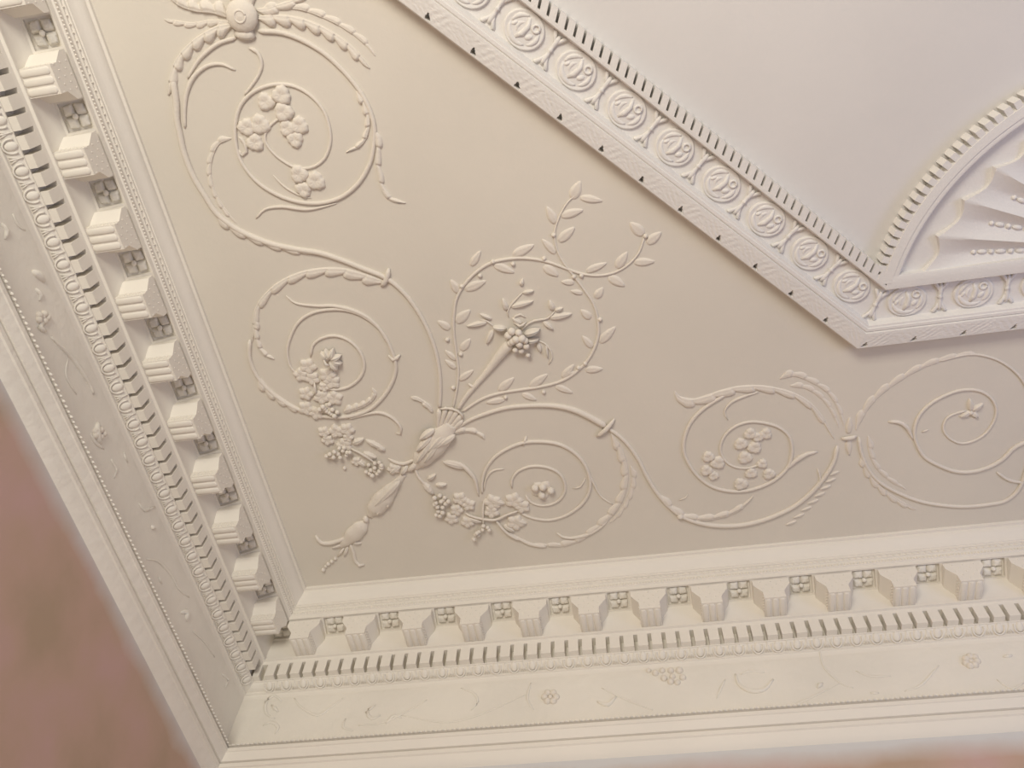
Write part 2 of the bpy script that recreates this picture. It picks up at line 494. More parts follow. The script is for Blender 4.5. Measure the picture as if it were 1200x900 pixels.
# border arch
prof = [(.7065, -.002), (.7065, .041), (.705, .046), (.680, .047), (.679, .044), (.670, .046), (.6655, .045), (.662, .038), (.652, .022), (.640, .012), (.640, -.002)]
def arc_angles(r):
    a = math.asin(min(1, (YB-FY)/r)); return a, PI-a
V = []; n = 120
for i in range(n+1):
    for r, d in prof:
        a0, a1 = arc_angles(r); V.append(arc_pt(r, a1+(a0-a1)*i/n, d))
m_ = len(prof)
Fc = [(i*m_+j, (i+1)*m_+j, (i+1)*m_+j+1, i*m_+j+1) for i in range(n) for j in range(m_-1)]
link('arch_moulding', mesh('arch_moulding', V, Fc, True, False, 40), M_FRAME, fan)
dA = math.radians(2.16); w = dA*.66
k = 0
while True:
    a = PI-math.asin((YB-FY)/.71)-dA*(k+.75); k += 1
    if a < .25: break
    V = []
    for aa in (a-w/2, a+w/2):
        for r in (.7040, .7280):
            for d in (-.002, .0445): V.append(arc_pt(r, aa, d))
    MB().add(V, TF).build('tooth', M_FRAME, fan, smooth=False)
# base fillet
V = [(x, y, z) for x in (-.674, .674) for y, z in ((-.013, .002), (-.013, -.044), (-.008, -.046), (.010, -.046), (.0245, -.0455), (.0255, .002))]
Fc = [(i, (i+1) % 6, 6+(i+1) % 6, 6+i) for i in range(6)]+[(0,1,2,3,4,5), (11,10,9,8,7,6)]
link('base_fillet', mesh('base_fillet', V, Fc, True, True, 40), M_FRAME, fan)
# fluted shell
NFL = 15; fl = PI/NFL
def tip_r(a):                                  # distance from the focus to the circle of tips
    dy = CYF-FY; b_ = dy*math.sin(a); return -b_+math.sqrt(max(0, b_*b_-dy*dy+.606**2))
V = []; NA = NFL*16
QS = [.05, .12, .2, .3, .4, .5, .6, .7, .8, .88, .94, .975, .992, 1.0]
NR = len(QS)+2
for i in range(NA+1):
    a = PI*i/NA; u = ((a/fl) % 1)*2-1
    rt = tip_r(a); rin = rt*(1-.060*(1-abs(u)**1.6))
    for q in QS:
        depth = .026*(1-abs(u)**1.4)*min(1, q/.35)
        V.append(PV(FX+rin*q*math.cos(a), CYF+rin*q*math.sin(a), .043-depth*(1-.55*max(0, q-.8)/.2)))
    for r, d in ((rin+.0012, .0215), (rt+.012, .0205), (rt+.055, .0205)): V.append(PV(FX+r*math.cos(a), CYF+r*math.sin(a), d))
Fc = [(i*(NR+1)+j, (i+1)*(NR+1)+j, (i+1)*(NR+1)+j+1, i*(NR+1)+j+1) for i in range(NA) for j in range(NR)]
link('fluted_shell', mesh('fluted_shell', V, Fc, True, False, 50), M_FRAME, fan)
for k in range(NFL):
    a = PI-(k+.5)*fl; rt = tip_r(a)
    r = rt*.76; size = .0068; big = True
    while r > .17:
        dd = .0175
        b = MB(); c = PV(FX+r*math.cos(a), CYF+r*math.sin(a), dd+.002)
        if big: b.ell(c, (size, size, size*1.1), 0, 10, 6); r -= size*3.5
        else: b.ell(c, (size*1.9, size*.95, size*.9), -a, 12, 6); r -= size*3.5
        b.build('bead' if big else 'husk', M_FRAME, fan)
        big = not big; size *= 1.05

# ================================================================ relief work on the field
def stem(pts, w, parent, name='stem', lift=.25, flat=.9, seg=9, mt=None):
    """pts px; w: px width, number or (start, mid, end)"""
    sp = spline(pts, 4.0)
    P = [at(p.x, p.y, 0) for p in sp]
    n = len(P); R_ = []
    for i in range(n):
        t = i/(n-1)
        if isinstance(w, (int, float)): r = w
        else:
            r = w[0]+(w[1]-w[0])*t*2 if t < .5 else w[1]+(w[2]-w[1])*(t-.5)*2
        R_.append(max(.0012, r*.00142))
    R_[0] *= .5; R_[-1] *= .5
    for i, p in enumerate(P): p.z = H-R_[i]*lift-.0012
    return MB().tube(P, R_, seg, flat).build(name, mt or M_RELIEF, parent)
def leaf_mesh(L, W, h, ribs=0, crinkle=0.0, curl=.2):
    nu, nv = 12, 8; V = []
    for i in range(nu+1):
        u = i/nu; wd = W*(math.sin(PI*min(1, u**.75))**.8)*(1+crinkle*math.sin(u*22)) if 0 < u < 1 else 0
        for j in range(nv+1):
            v = j/nv*2-1
            e = math.sin(PI*min(.93, u**.9*.93))**.55 if u > 0 else 0
            z = h*e*(1-v*v)**.8*(1+curl*u) - h*.30*e*math.exp(-(v/.16)**2)
            if abs(v) > .99 or u in (0, 1): z = -.002
            V.append((u*L, v*wd*.5, -z))
    Fc = [(i*(nv+1)+j, (i+1)*(nv+1)+j, (i+1)*(nv+1)+j+1, i*(nv+1)+j+1) for i in range(nu) for j in range(nv)]
    return V, Fc
def leaf(p0, p1, wpx, parent, h=.009, name='leaf', base=0.0, crinkle=0.0):
    a, b_ = at(*p0, 0), at(*p1, 0); d = b_-a; L = d.length
    V, Fc = leaf_mesh(L, wpx*.0026, h, crinkle=crinkle)
    o = link(name, mesh(name, V, Fc, True, False), M_RELIEF, parent)
    o.location = (a.x, a.y, H-base); o.rotation_euler.z = math.atan2(d.y, d.x); return o
def vine_leaf(c, rpx, parent, rot=0.0, h=.014, base=0.0, lobes=5, name='vine_leaf', amp=.14):
    if lobes == 3: amp = .09; h *= .9; rpx *= 1.12
    else: h *= .8; rpx *= 1.15
    P = at(*c, 0); n = 40; R0 = rpx*.0026; V = [(0, 0, -h*.75)]; rings = [.2, .4, .6, .8, .93, .985, 1.0]
    for r in rings:
        for i in range(n):
            a = 2*PI*i/n
            rad = R0*(1+amp*math.cos(lobes*(a-rot))+.05*math.cos(3*lobes*(a-rot)))
            vein = .13*math.exp(-((math.sin(lobes*(a-rot)/2))/.25)**2)
            z = h*(1-.35*(1-r)**2)*(1-.9*r**7)*(1-vein*(1-r*.4))*(.90+.10*math.cos(lobes*(a-rot)))+.0012
            if r == 1.0: z = -.002
            V.append((rad*r*math.cos(a), rad*r*math.sin(a), -z))
    Fc = [(0, 1+i, 1+(i+1) % n) for i in range(n)]
    for k in range(len(rings)-1): Fc += [(1+k*n+i, 1+(k+1)*n+i, 1+(k+1)*n+(i+1) % n, 1+k*n+(i+1) % n) for i in range(n)]
    o = link(name, mesh(name, V, Fc, True, False), M_RELIEF, parent); o.location = (P.x, P.y, H-base); return o
ME_BALL = mesh('berry', *(lambda b: (b.V, b.F))(MB().ell((0, 0, 0), (1, 1, 1), 0, 12, 8)))
def ball(c, rpx, parent, drop=None, name='berry', sc=(1, 1, 1), rot=0):
    r = rpx*.0026
    P = at(*c, 0); o = link(name, ME_BALL, M_RELIEF, parent)
    o.location = (P.x, P.y, H-(r*.45 if drop is None else drop)); o.scale = (r*sc[0], r*sc[1], r*sc[2]); o.rotation_euler.z = rot; return o
def acanthus(pts, w, parent, side=1, n=5, lobe=(13, 8), name='acanthus_leaf', back=.55, both=False, rev=False, h=.012):
    """long leaf lying along a stem; its outer edge is cut into overlapping forward-leaning lobes"""
    sp = spline(pts, 1.0); m = len(sp); n = max(2, int(n*1.15+.5)); NV = 9; V = []
    W0 = max(w[1]*.5, (lobe[0]*.30+lobe[1]*.42)*1.18)
    h = h*.95
    for i in range(m):
        t = i/(m-1); tan = (sp[min(i+1, m-1)]-sp[max(0, i-1)]).normalized(); nr = Vector((-tan.y, tan.x))*side
        f = (t*n) % 1 if i < m-1 else 1
        tp = (1-.45*t)*min(1, t*9+.35)*min(1, (1-t)*6+.15)
        out = W0*tp*(.62+.55*math.sin(PI*min(1, f**1.5*.86+.02))**.8)
        inn = max(1.3, (w[0]+w[1])*.25)*tp
        for j in range(NV+1):
            v = j/NV
            if v < .3: q = -inn*(1-v/.3)
            else: q = out*(v-.3)/.7
            lean = 0 if v < .3 else (v-.3)/.7*lobe[0]*.30*tp
            P = sp[i]+nr*q+tan*lean
            e = math.sin(PI*min(1, max(0, v*.94+.03)))**.6
            z = h*tp**.5*e*(.62+.38*f)-h*.22*math.exp(-((v-.34)/.06)**2)*(v > .1)
            if v > .35: z *= 1-.30*math.exp(-(min(f, 1-f)/.07)**2)
            if j in (0, NV) or i in (0, m-1): z = -.002
            g = at(P.x, P.y, 0); V.append((g.x, g.y, H-z))
    Fc = [(i*(NV+1)+j, (i+1)*(NV+1)+j, (i+1)*(NV+1)+j+1, i*(NV+1)+j+1) for i in range(m-1) for j in range(NV)]
    return link(name, mesh(name, V, Fc, True, False), M_RELIEF, parent)
def bulb(pts, widths, parent, name='bulb', flat=.5):
    sp = spline(pts, 2.0); P = [at(p.x, p.y, 0) for p in sp]; n = len(P); R_ = []
    for i in range(n):
        t = i/(n-1)*(len(widths)-1); k = min(int(t), len(widths)-2); f = t-k; f = f*f*(3-2*f)
        R_.append((widths[k]*(1-f)+widths[k+1]*f)*.00135)
    for i, p in enumerate(P): p.z = H-R_[i]*.12
    return MB().tube(P, R_, 14, flat).build(name, M_RELIEF, parent)
def grapes(pts, r, parent, seed=1, name='grape_bunch'):
    rnd = random.Random(seed); t = thing(name, '', '', at(*pts[0], 0)); del t['label']; del t['category']
    t.parent = parent; t.location = (0, 0, 0)
    for i, p in enumerate(pts):
        ball(p, r*(.9+.2*rnd.random()), t, drop=.010+.010*rnd.random(), name='grape')
    return t
def Z(ox, oy, k, L): return [(ox+u/k, oy+v/k) for u, v in L]
def scroll(name, label, cat='ceiling ornament', group=None): return thing(name, label, cat, (0, 0, 0), 0, group)

# --- A: boss and leaves at the top left
A = scroll('leafy_boss', 'round plaster boss with spreading acanthus leaves at the top of the left scrolls')
ball((285, 18), 14.5, A, drop=.010, name='boss', sc=(1.15, 1.15, .55))
P = at(285, 18, 0)
rg = [Vector((P.x+.0150*math.cos(2*PI*i/20), P.y+.0150*math.sin(2*PI*i/20), H-.0285)) for i in range(21)]
MB().tube(rg, [.003]*21, 7).build('ring', M_RELIEF, A)
stem([(285, 22), (287, 34), (288, 46)], (13, 15, 24), A, 'clasp', lift=.1, flat=.5)
stem([(286, 14), (281, 2), (276, -16)], (16, 14, 24), A, 'clasp', lift=.1, flat=.5)
stem([(288, 12), (292, 1), (296, -14)], (10, 10, 14), A, 'clasp', lift=.1, flat=.5)
acanthus([(275, 28), (255, 32), (236, 42), (220, 55), (207, 72), (199, 95), (197, 112)], (5, 6, 2), A, side=-1, n=6, lobe=(21, 12), back=.5, h=.016)
acanthus([(270, 20), (250, 14), (230, 12), (212, 6), (196, -6)], (5, 6, 3), A, side=1, n=4, lobe=(24, 11), back=.7, h=.016)
acanthus([(272, 25), (248, 24), (228, 27), (208, 25), (192, 22)], (3, 2.5, 1), A, side=-1, n=5, lobe=(13, 7), back=.6, h=.007)
acanthus([(300, 20), (325, 19), (350, 22), (375, 31), (398, 44), (417, 60), (434, 80)], (5, 6, 2), A, side=1, n=7, lobe=(20, 11), back=.6, h=.015)
acanthus([(302, 15), (325, 10), (352, 11), (378, 20), (402, 32), (424, 48), (440, 66)], (3, 2.5, 1), A, side=-1, n=7, lobe=(14, 7), back=.6, h=.008)
acanthus([(300, 12), (320, 8), (345, 0), (360, -10)], (4, 4, 2), A, side=1, n=3, lobe=(18, 8), back=.7)

# --- B: upper left scroll
B = scroll('scroll_ornament', 'upper left plaster spiral scroll with three-lobed blossoms inside its ring')
stem([(303, 36), (330, 38), (355, 47), (380, 62), (400, 80), (415, 97), (426, 113), (434, 130), (439, 150), (438, 170), (434, 190), (422, 212), (403, 229), (380, 237), (355, 237), (330, 230), (307, 217), (291, 201), (280, 182), (276, 160), (277, 140), (283, 122), (298, 107), (320, 99), (342, 100), (362, 110), (378, 127), (386, 148), (387, 168), (380, 186), (365, 196), (347, 196), (330, 187), (317, 175), (311, 164), (312, 154), (320, 144), (330, 137)], (5, 4.2, 2.6), B, 'spiral_stem')
stem([(277, 44), (256, 51), (238, 65), (228, 78), (220, 92)], (4, 4, 2.5), B)
stem([(276, 82), (260, 75), (243, 77), (228, 89), (220, 106), (217, 125), (217, 150)], (2.5, 4.5, 3), B, 'tendril')
stem([(292, 56), (302, 61), (307, 75), (302, 90), (287, 111)], (4, 3, 2.5), B, 'tendril')
acanthus([(418, 105), (428, 121), (433, 142), (429, 161), (420, 172), (405, 179)], (2.5, 5, 2), B, side=1, n=5, lobe=(10, 6), back=.6)
acanthus([(438, 150), (442, 170), (441, 188), (444, 205), (447, 219), (453, 230), (463, 236), (476, 238)], (3, 4, 4), B, side=-1, n=4, lobe=(11, 6), back=.7)
acanthus([(272, 162), (257, 168), (249, 184), (247, 202), (251, 221), (261, 241), (278, 262)], (3, 3, 3), B, side=1, n=8, lobe=(9, 6), back=.35, h=.007)
stem([(395, 238), (362, 245), (332, 242), (311, 245), (300, 256)], (1.5, 4, 2), B, 'tendril')
stem([(320, 205), (333, 218), (350, 228), (365, 232)], (1.5, 2.5, 1.5), B, 'tendril')
for (x, y, r, ro) in ((312, 119, 8.5, .3), (330, 111, 9, 1), (333, 131, 9, .2)): vine_leaf((x, y), r, B, ro, .012, lobes=3, name='blossom_petal', base=.003*(r > 8.6))
for (x, y, r, ro) in ((305, 146, 9.5, .5), (289, 149, 8.5, 1.2), (299, 167, 8.5, .9)): vine_leaf((x, y), r, B, ro, .012, lobes=3, name='blossom_petal')
for (x, y, r, ro) in ((337, 150, 8, .2), (351, 147, 8.5, .7), (346, 163, 8, 1.6)): vine_leaf((x, y), r, B, ro, .012, lobes=3, name='blossom_petal')
for (x, y, r, ro) in ((351, 204, 9, .2), (370, 212, 9.5, .7), (356, 222, 8, 1.6)): vine_leaf((x, y), r, B, ro, .013, lobes=3, name='blossom_petal')
stem([(280, 160), (286, 166), (289, 177), (284, 182), (280, 175)], (3, 4, 2), B, 'curl')

# --- C: long connecting stem on the left
Cc = scroll('acanthus_stem', 'long S-curved plaster stem running down from the upper left scroll to the fluted cup')
stem([(203, 92), (207, 118), (208, 140), (212, 160), (216, 178), (226, 204), (240, 228), (255, 250), (275, 266), (296, 277), (321, 286), (350, 292), (375, 296), (400, 304), (425, 314), (452, 325), (472, 341), (487, 360), (499, 381), (508, 403), (514, 427), (516, 452), (515, 478)], (6.5, 6, 4.5), Cc, 'main_stem')
acanthus([(252, 248), (275, 266), (300, 278), (325, 287), (350, 293), (372, 296)], (5, 7, 3), Cc, side=1, n=5, lobe=(14, 7), back=.8)
acanthus([(205, 98), (209, 112), (210, 130)], (3, 3, 2), Cc, side=1, n=3, lobe=(12, 6), back=.75)
ball((216, 178), 2.6, Cc, name='bud')
stem([(447, 335), (453, 327), (456, 314)], (5, 6, 5), Cc, 'clasp', lift=.6)

# --- D: middle left scroll
D_ = scroll('scroll_ornament', 'middle left plaster spiral scroll with a five-petalled flower and grapes at its heart')
acanthus([(452, 331), (425, 322), (400, 316), (375, 316), (350, 321), (327, 332), (310, 347), (300, 363), (296, 385), (295, 402)], (5, 7, 5), D_, side=-1, n=8, lobe=(17, 7.5), back=.85, h=.012)
stem([(293, 398), (293, 420), (302, 441), (315, 456), (332, 470), (352, 480), (377, 487), (405, 488), (430, 481), (447, 467), (459, 449), (464, 430), (459, 410), (449, 390), (435, 376), (417, 366), (395, 362), (370, 365), (352, 375), (342, 391), (337, 410), (340, 428), (348, 438)], (5, 4.5, 3), D_, 'spiral_stem')
acanthus([(300, 372), (299, 390), (303, 406), (311, 416), (322, 421)], (4, 3.5, 2), D_, side=-1, n=4, lobe=(9, 5), back=.7)
acanthus([(302, 441), (315, 456), (332, 469), (350, 479), (362, 483)], (4, 6, 4), D_, side=1, n=4, lobe=(13, 7), back=.75)
acanthus([(402, 483), (415, 479), (428, 474), (437, 467), (440, 460), (436, 454)], (5, 6, 3), D_, side=-1, n=5, lobe=(9, 6), back=.6)
stem([(335, 346), (347, 355), (370, 358), (390, 358), (410, 362), (430, 371), (445, 385), (455, 402)], (2, 4.5, 4), D_, 'tendril')
stem([(455, 416), (461, 421), (469, 415)], (4, 5, 4), D_, 'clasp', lift=.6)
stem([(364, 418), (367, 404), (377, 396), (392, 393), (408, 398), (421, 410), (427, 427), (422, 442), (408, 453), (390, 456), (376, 450)], (3, 4, 3.4), D_, 'inner_spiral')
for i, (x, y) in enumerate([(377, 411), (382, 408.5), (390, 411), (397, 416.5), (399, 424), (395, 431)]):
    a = math.atan2(y-421, x-387)
    leaf((387, 421), (387+15*math.cos(a), 421+15*math.sin(a)), 9.5, D_, h=.020, name='petal', base=.006)
stem([(380, 418), (385, 421), (389, 426)], (3, 4, 3), D_, 'flower_centre', lift=6.5)
for (x, y, r, ro) in ((361, 429, 9, .3), (353, 439, 8, 1), (366, 443, 8, .6), (384, 439, 9, .2), (389, 447, 9, .9), (380, 453, 6, .4), (359, 461, 8, .2), (377, 465, 9, .5), (392, 466, 9, 1.1), (359, 478, 8.5, .3), (371, 484, 8, .8), (383, 478, 7, .1)):
    vine_leaf((x, y), r, D_, ro, .013, lobes=5)
stem([(369, 447), (371, 457), (369, 462)], (3, 3, 2), D_, 'tendril', lift=3)
grapes(Z(300, 380, 7.5, [(600, 700), (650, 690), (570, 725), (630, 745), (680, 730), (670, 772), (722, 755), (700, 780), (610, 720), (655, 760)]), 3.1, D_, 2)
stem([(408, 491), (425, 486), (445, 483), (461, 490), (470, 501), (469, 508), (464, 507)], (2.5, 4, 3.5), D_, 'tendril')

# --- E: fluted cup and acanthus bulb at the heart of the corner
E_ = scroll('fluted_cup', 'fluted plaster cup with acanthus bulb from which all the corner scrolls spring')
mo = [(515, 478), (523, 476), (531, 477), (537, 479.5), (542, 484), (542.5, 491)]
for i, q in enumerate(mo):
    bx, by = 513+2.2*i, 503+1.2*i
    stem([(bx, by), ((bx+q[0])/2, (by+q[1])/2), q], (4.0, 5.5, 7.0), E_, 'flute', lift=.5, flat=.8)
stem(mo, (2.5, 3, 2.5), E_, 'cup_rim', lift=3.0)
vine_leaf((516, 509), 8, E_, .4, .020, lobes=5, name='cup_base')
bulb([(529, 497), (515, 514), (500, 531), (485, 549)], (18, 28, 31, 26, 9), E_)
for a, b_ in (((522, 505), (500, 528)), ((510, 500), (492, 512)), ((507, 508), (488, 526)), ((526, 508), (508, 523)), ((534, 507), (513, 520)), ((517, 512), (497, 540)), ((508, 512), (488, 540))):
    leaf(a, b_, 10.5, E_, h=.015, name='bulb_leaf', base=.0145)
stem([(504, 510), (494, 517), (488, 529)], (3, 4, 2), E_, 'bulb_rim', lift=3)
stem([(528, 511), (514, 524), (503, 537)], (3, 4, 2), E_, 'bulb_rim', lift=3)
acanthus([(507, 484), (504, 476), (496, 470), (488, 465.5), (481, 465)], (3, 4, 3), E_, side=-1, n=2, lobe=(8, 5), back=.5)
acanthus([(531, 508), (543, 505), (555, 506), (563, 510), (568, 515)], (3.5, 4.5, 3), E_, side=-1, n=3, lobe=(8, 5), back=.6)
stem([(490, 540), (484, 546), (478, 552)], (6, 7, 5), E_, 'knot', lift=.5)

# --- F: pendant drop
F_ = scroll('pendant_drop', 'plaster pendant of two bulbs ending in curled tails, pointing into the corner')
bulb([(474, 556), (460, 571), (446, 588), (433, 605)], (6, 11, 20, 26, 24, 8), F_, 'upper_bulb')
leaf((470, 561), (438, 592), 12, F_, h=.013, name='bulb_leaf', base=.0115)
for a, b_ in (((447, 583), (456, 580)), ((438, 600), (446, 592)), ((450, 590), (457, 585)), ((436, 598), (441, 590))):
    stem([a, ((a[0]+b_[0])/2+2, (a[1]+b_[1])/2+3), b_], (2, 3, 2), F_, 'curl', lift=3.6)
ball((429, 607.5), 4.2, F_, name='bead', sc=(1, 1.25, 1))
bulb([(430, 610), (420, 620), (409, 631), (398, 641)], (7, 21, 23, 15, 6), F_, 'lower_bulb')
stem([(412, 622), (418, 618)], 2.6, F_, 'bulb_rim', lift=3.4); stem([(420, 627), (425, 622)], 2.6, F_, 'bulb_rim', lift=3.4)
stem([(408, 628), (400, 632), (386, 636), (376, 635), (370, 627)], (5, 6, 5), F_, 'curled_tail')
stem([(410, 636), (414, 646), (416, 656), (421, 662), (427, 661)], (4, 5, 5.5), F_, 'curled_tail')
leaf((404, 637), (388, 642), 5, F_, name='leaf'); leaf((408, 640), (403, 652), 6, F_, name='leaf'); leaf((412, 636), (424, 636), 6, F_)
stem([(403, 642), (396, 652)], (4, 4, 3), F_, 'tail')
for i, (x, y, r) in enumerate([(393, 654, 2.6), (389, 657, 3), (385, 660, 3.2), (382, 663, 2.4), (379, 667, 3.2)]): ball((x, y), r, F_, name='bead')

# --- G: left grape garland
G_ = scroll('grape_garland', 'left plaster swag of vine leaves and grapes beside the fluted cup')
stem([(486, 538), (473, 543), (463, 541), (455, 537)], (4, 4.5, 3), G_)
stem([(411, 524), (423, 529), (435, 537), (441, 543)], (2.5, 3.5, 2), G_, lift=2)
for (a, b_, w_) in (((440, 522), (452, 527), 8), ((428, 515), (452, 526), 8), ((413, 520), (427, 513), 10), ((425, 530), (442, 536), 9), ((418, 538), (430, 546), 8), ((478, 545), (470, 556), 9), ((470, 545), (456, 554), 10)):
    leaf(a, b_, w_, G_, h=.013, name='vine_leaf', crinkle=.12)
for (x, y, r, ro) in ((407, 503, 8, .3), (394, 505, 8.5, .9), (380, 506, 7, .2), (384, 515, 7, .6), (404, 521, 9, .8), (418, 540, 6, .5), (408, 512, 6, .1), (461, 549, 7, .7)): vine_leaf((x, y), r, G_, ro, .014, lobes=5)
ball((404, 548), 2.6, G_)
grapes(Z(360, 470, 7.5, [(545, 545), (600, 530), (640, 520), (660, 560), (565, 590), (525, 605), (600, 600), (640, 590), (580, 630), (620, 620), (600, 565), (660, 540), (555, 620)]), 3.0, G_, 4)
grapes(Z(360, 470, 7.5, [(180, 460), (210, 440), (250, 420), (290, 395), (240, 470), (280, 450), (320, 420), (360, 430), (350, 460), (300, 470), (215, 475), (265, 440), (330, 395), (385, 425)]), 3.0, G_, 5)

# --- H: right grape garland
H_ = scroll('grape_garland', 'right plaster swag of vine leaves and grapes hanging below the cup to the lower scroll')
stem([(486, 546), (489, 556), (496, 565), (504, 572), (509, 580)], (3.5, 4, 3), H_)
stem([(567, 586), (566, 600), (567, 615)], (2, 3, 2), H_, lift=2.5)
stem([(545, 600), (560, 605), (580, 607), (595, 601), (608, 597)], (3, 3.5, 2.5), H_, lift=2)
stem([(580, 607), (588, 617), (597, 625), (610, 632)], (3, 4, 4), H_, lift=1.2)
for (a, b_, w_) in (((501, 562), (511, 555), 7), ((510, 568), (524, 567), 7), ((496, 565), (508, 579), 10), ((546, 606), (566, 611), 9), ((600, 608), (618, 613), 12), ((590, 615), (604, 622), 9), ((572, 584), (592, 590), 12)):
    leaf(a, b_, w_, H_, h=.013, name='vine_leaf', crinkle=.12)
for (x, y, r, ro) in ((539, 584, 8.5, .3), (549, 591, 8, .9), (535, 597, 8, .2), (529, 607, 8, .6), (577, 588, 10, .8), (576, 599, 9, .5), (602, 586, 10, .1), (612, 593, 9, .7), (604, 612, 10.5, .3), (548, 611, 8, .5)): vine_leaf((x, y), r, H_, ro, .015, lobes=5)
grapes(Z(480, 530, 6, [(180, 300), (215, 290), (250, 300), (275, 325), (190, 335), (225, 325), (255, 345), (200, 365), (235, 370), (205, 400), (235, 405), (215, 430), (190, 420), (180, 350), (240, 320)]), 3.2, H_, 6)
grapes(Z(480, 530, 6, [(550, 515), (520, 505), (560, 530), (490, 540), (465, 560), (485, 570), (455, 590), (515, 530), (475, 545)]), 3.0, H_, 7)

# --- I: lower scroll
I_ = scroll('scroll_ornament', 'lower middle plaster spiral scroll with four round nuts at its centre')
acanthus([(716, 506), (726, 523), (733, 541), (735, 560), (731, 580), (721, 598), (706, 614), (690, 627), (672, 636), (650, 640), (625, 637)], (3, 5, 5), I_, side=1, n=10, lobe=(14, 6), back=.85, h=.010)
stem([(640, 640), (622, 637), (607, 630), (596, 624)], (5, 5, 3), I_)
acanthus([(739, 545), (741, 562), (737, 580), (728, 597), (714, 613)], (3, 3, 1.5), I_, side=-1, n=5, lobe=(10, 4), back=.8, h=.006)
stem([(652, 624), (658, 628), (668, 630), (685, 627), (700, 620), (712, 610)], (3, 5, 3), I_, 'horn')
stem([(565, 578), (565, 566), (569, 550), (580, 535), (597, 524), (615, 518), (635, 517), (655, 520), (672, 529), (684, 542), (691, 560), (690, 577), (680, 592), (662, 604), (642, 609), (622, 606), (609, 600)], (3.6, 4.6, 3.2), I_, 'spiral_stem')
stem([(672, 529), (684, 543), (694, 563), (704, 581), (718, 591)], (2, 3, 1.5), I_, 'tendril')
stem([(613, 522), (617, 511)], 4, I_, 'bud')
stem([(600, 572), (600, 562), (607, 552), (622, 546), (640, 547), (655, 554), (662, 567), (660, 580), (650, 589), (635, 592), (622, 588), (616, 580)], (3, 3.8, 2.6), I_, 'inner_spiral')
for (x, y, r) in ((627, 570, 5.2), (636, 569, 5.2), (645.5, 573, 5), (635, 578.5, 5)): ball((x, y), r, I_, drop=.010, name='nut')
vine_leaf((636, 574), 12, I_, .3, .008, name='nut_bed')
stem([(520, 540), (532, 541), (543, 545), (551, 553), (557, 562), (561, 581)], (4, 6, 2.5), I_, 'curled_leaf', lift=.5)
leaf((548, 548), (518, 540), 11, I_, h=.014, name='leaf')
stem([(591, 549), (578, 551), (570, 560), (567, 575)], (2, 3, 2), I_, 'tendril')
stem([(671, 572), (680, 570), (686, 560)], (1.5, 2.5, 2), I_, 'tendril')

# --- J: trumpet stem from the cup to the right scroll
J_ = scroll('trumpet_stem', 'plaster stem with trumpet collar arching right from the cup towards the far scroll')
stem([(533, 503), (550, 492), (570, 484), (595, 477), (625, 474.5), (650, 475), (670, 479), (687, 486), (702, 494), (710, 499)], (4, 5.2, 8), J_, 'main_stem')
stem([(699, 511), (710, 501), (720, 490)], (3.5, 6, 3.5), J_, 'collar', lift=1.2)
stem([(712, 501), (725, 510), (737, 522), (748, 538), (757, 556), (767, 573), (779, 588), (795, 602), (812, 610), (836, 615), (865, 615), (890, 610), (912, 602), (933, 591), (952, 575), (967, 557), (977, 540), (981, 522)], (4.5, 6, 5), J_, 'main_stem')
acanthus([(770, 578), (785, 595), (803, 606), (825, 608), (845, 605), (862, 599), (876, 589), (883, 581)], (4, 7, 3), J_, side=-1, n=6, lobe=(10, 6), back=.7)
ball((797, 604), 4.5, J_, name='bud')
stem([(795, 586), (803, 583), (806, 579)], (1.5, 2, 1.5), J_, 'tendril')

# --- K: right scroll
K_ = scroll('scroll_ornament', 'right plaster spiral scroll with leafy blossoms, left of the two joined by a clasp')
acanthus([(790, 458), (797, 466), (812, 469), (828, 465), (845, 459), (866, 454), (890, 453), (911, 456), (931, 462), (948, 472), (961, 486), (971, 501), (978, 515)], (4, 7, 5), K_, side=1, n=8, lobe=(15, 6), back=.9, h=.010)
stem([(850, 462), (826, 477), (811, 492), (803, 509), (801, 527), (807, 543), (818, 558), (835, 570), (856, 575), (877, 574), (898, 567), (914, 557), (925, 543), (928, 525), (924, 510), (912, 500), (895, 495), (877, 494), (860, 500), (848, 512), (844, 527), (850, 540), (862, 547), (877, 548), (890, 544)], (4, 4.2, 2.6), K_, 'spiral_stem')
stem([(920, 550), (935, 537), (947, 531), (958, 529)], (4, 6, 3), K_, 'horn')
stem([(889, 459), (872, 464), (857, 471), (849, 482), (853, 492)], (2, 3.4, 1.5), K_, 'tendril')
stem([(958, 549), (961, 562), (955, 573), (945, 583)], (2, 3.5, 2), K_, 'tendril')
for (x, y, r, ro) in ((868, 520, 7.5, .3), (884, 524, 8, .9), (873, 536, 8, .2), (879, 508, 7, .6), (897, 508, 7, .8), (888, 512, 6, .2)): vine_leaf((x, y), r, K_, ro, .011, lobes=3, name='blossom_petal')
for (x, y, r, ro) in ((830, 535, 7, .3), (841, 542, 8.5, .9), (828, 551, 7, .2), (836, 557, 6, .2), (880, 554, 7, .5), (893, 543, 6, .8), (901, 555, 7, .1), (868, 567, 8, .1)): vine_leaf((x, y), r, K_, ro, .011, lobes=3, name='blossom_petal')
acanthus([(913, 444), (931, 440), (952, 448), (970, 460), (981, 477), (989, 500)], (2, 3, 3), K_, side=-1, n=6, lobe=(11, 5), back=.5, h=.006)
acanthus([(925, 452), (945, 455), (962, 466), (974, 482), (983, 502)], (1.5, 2, 2), K_, side=-1, n=5, lobe=(9, 4), back=.5, h=.005)
for i in range(8):
    t = i/7; x = 984-50*t**1.3; y = 552+58*t
    leaf((x, y), (x-14, y+5), 4.5, K_, h=.006, name='feather_leaf')
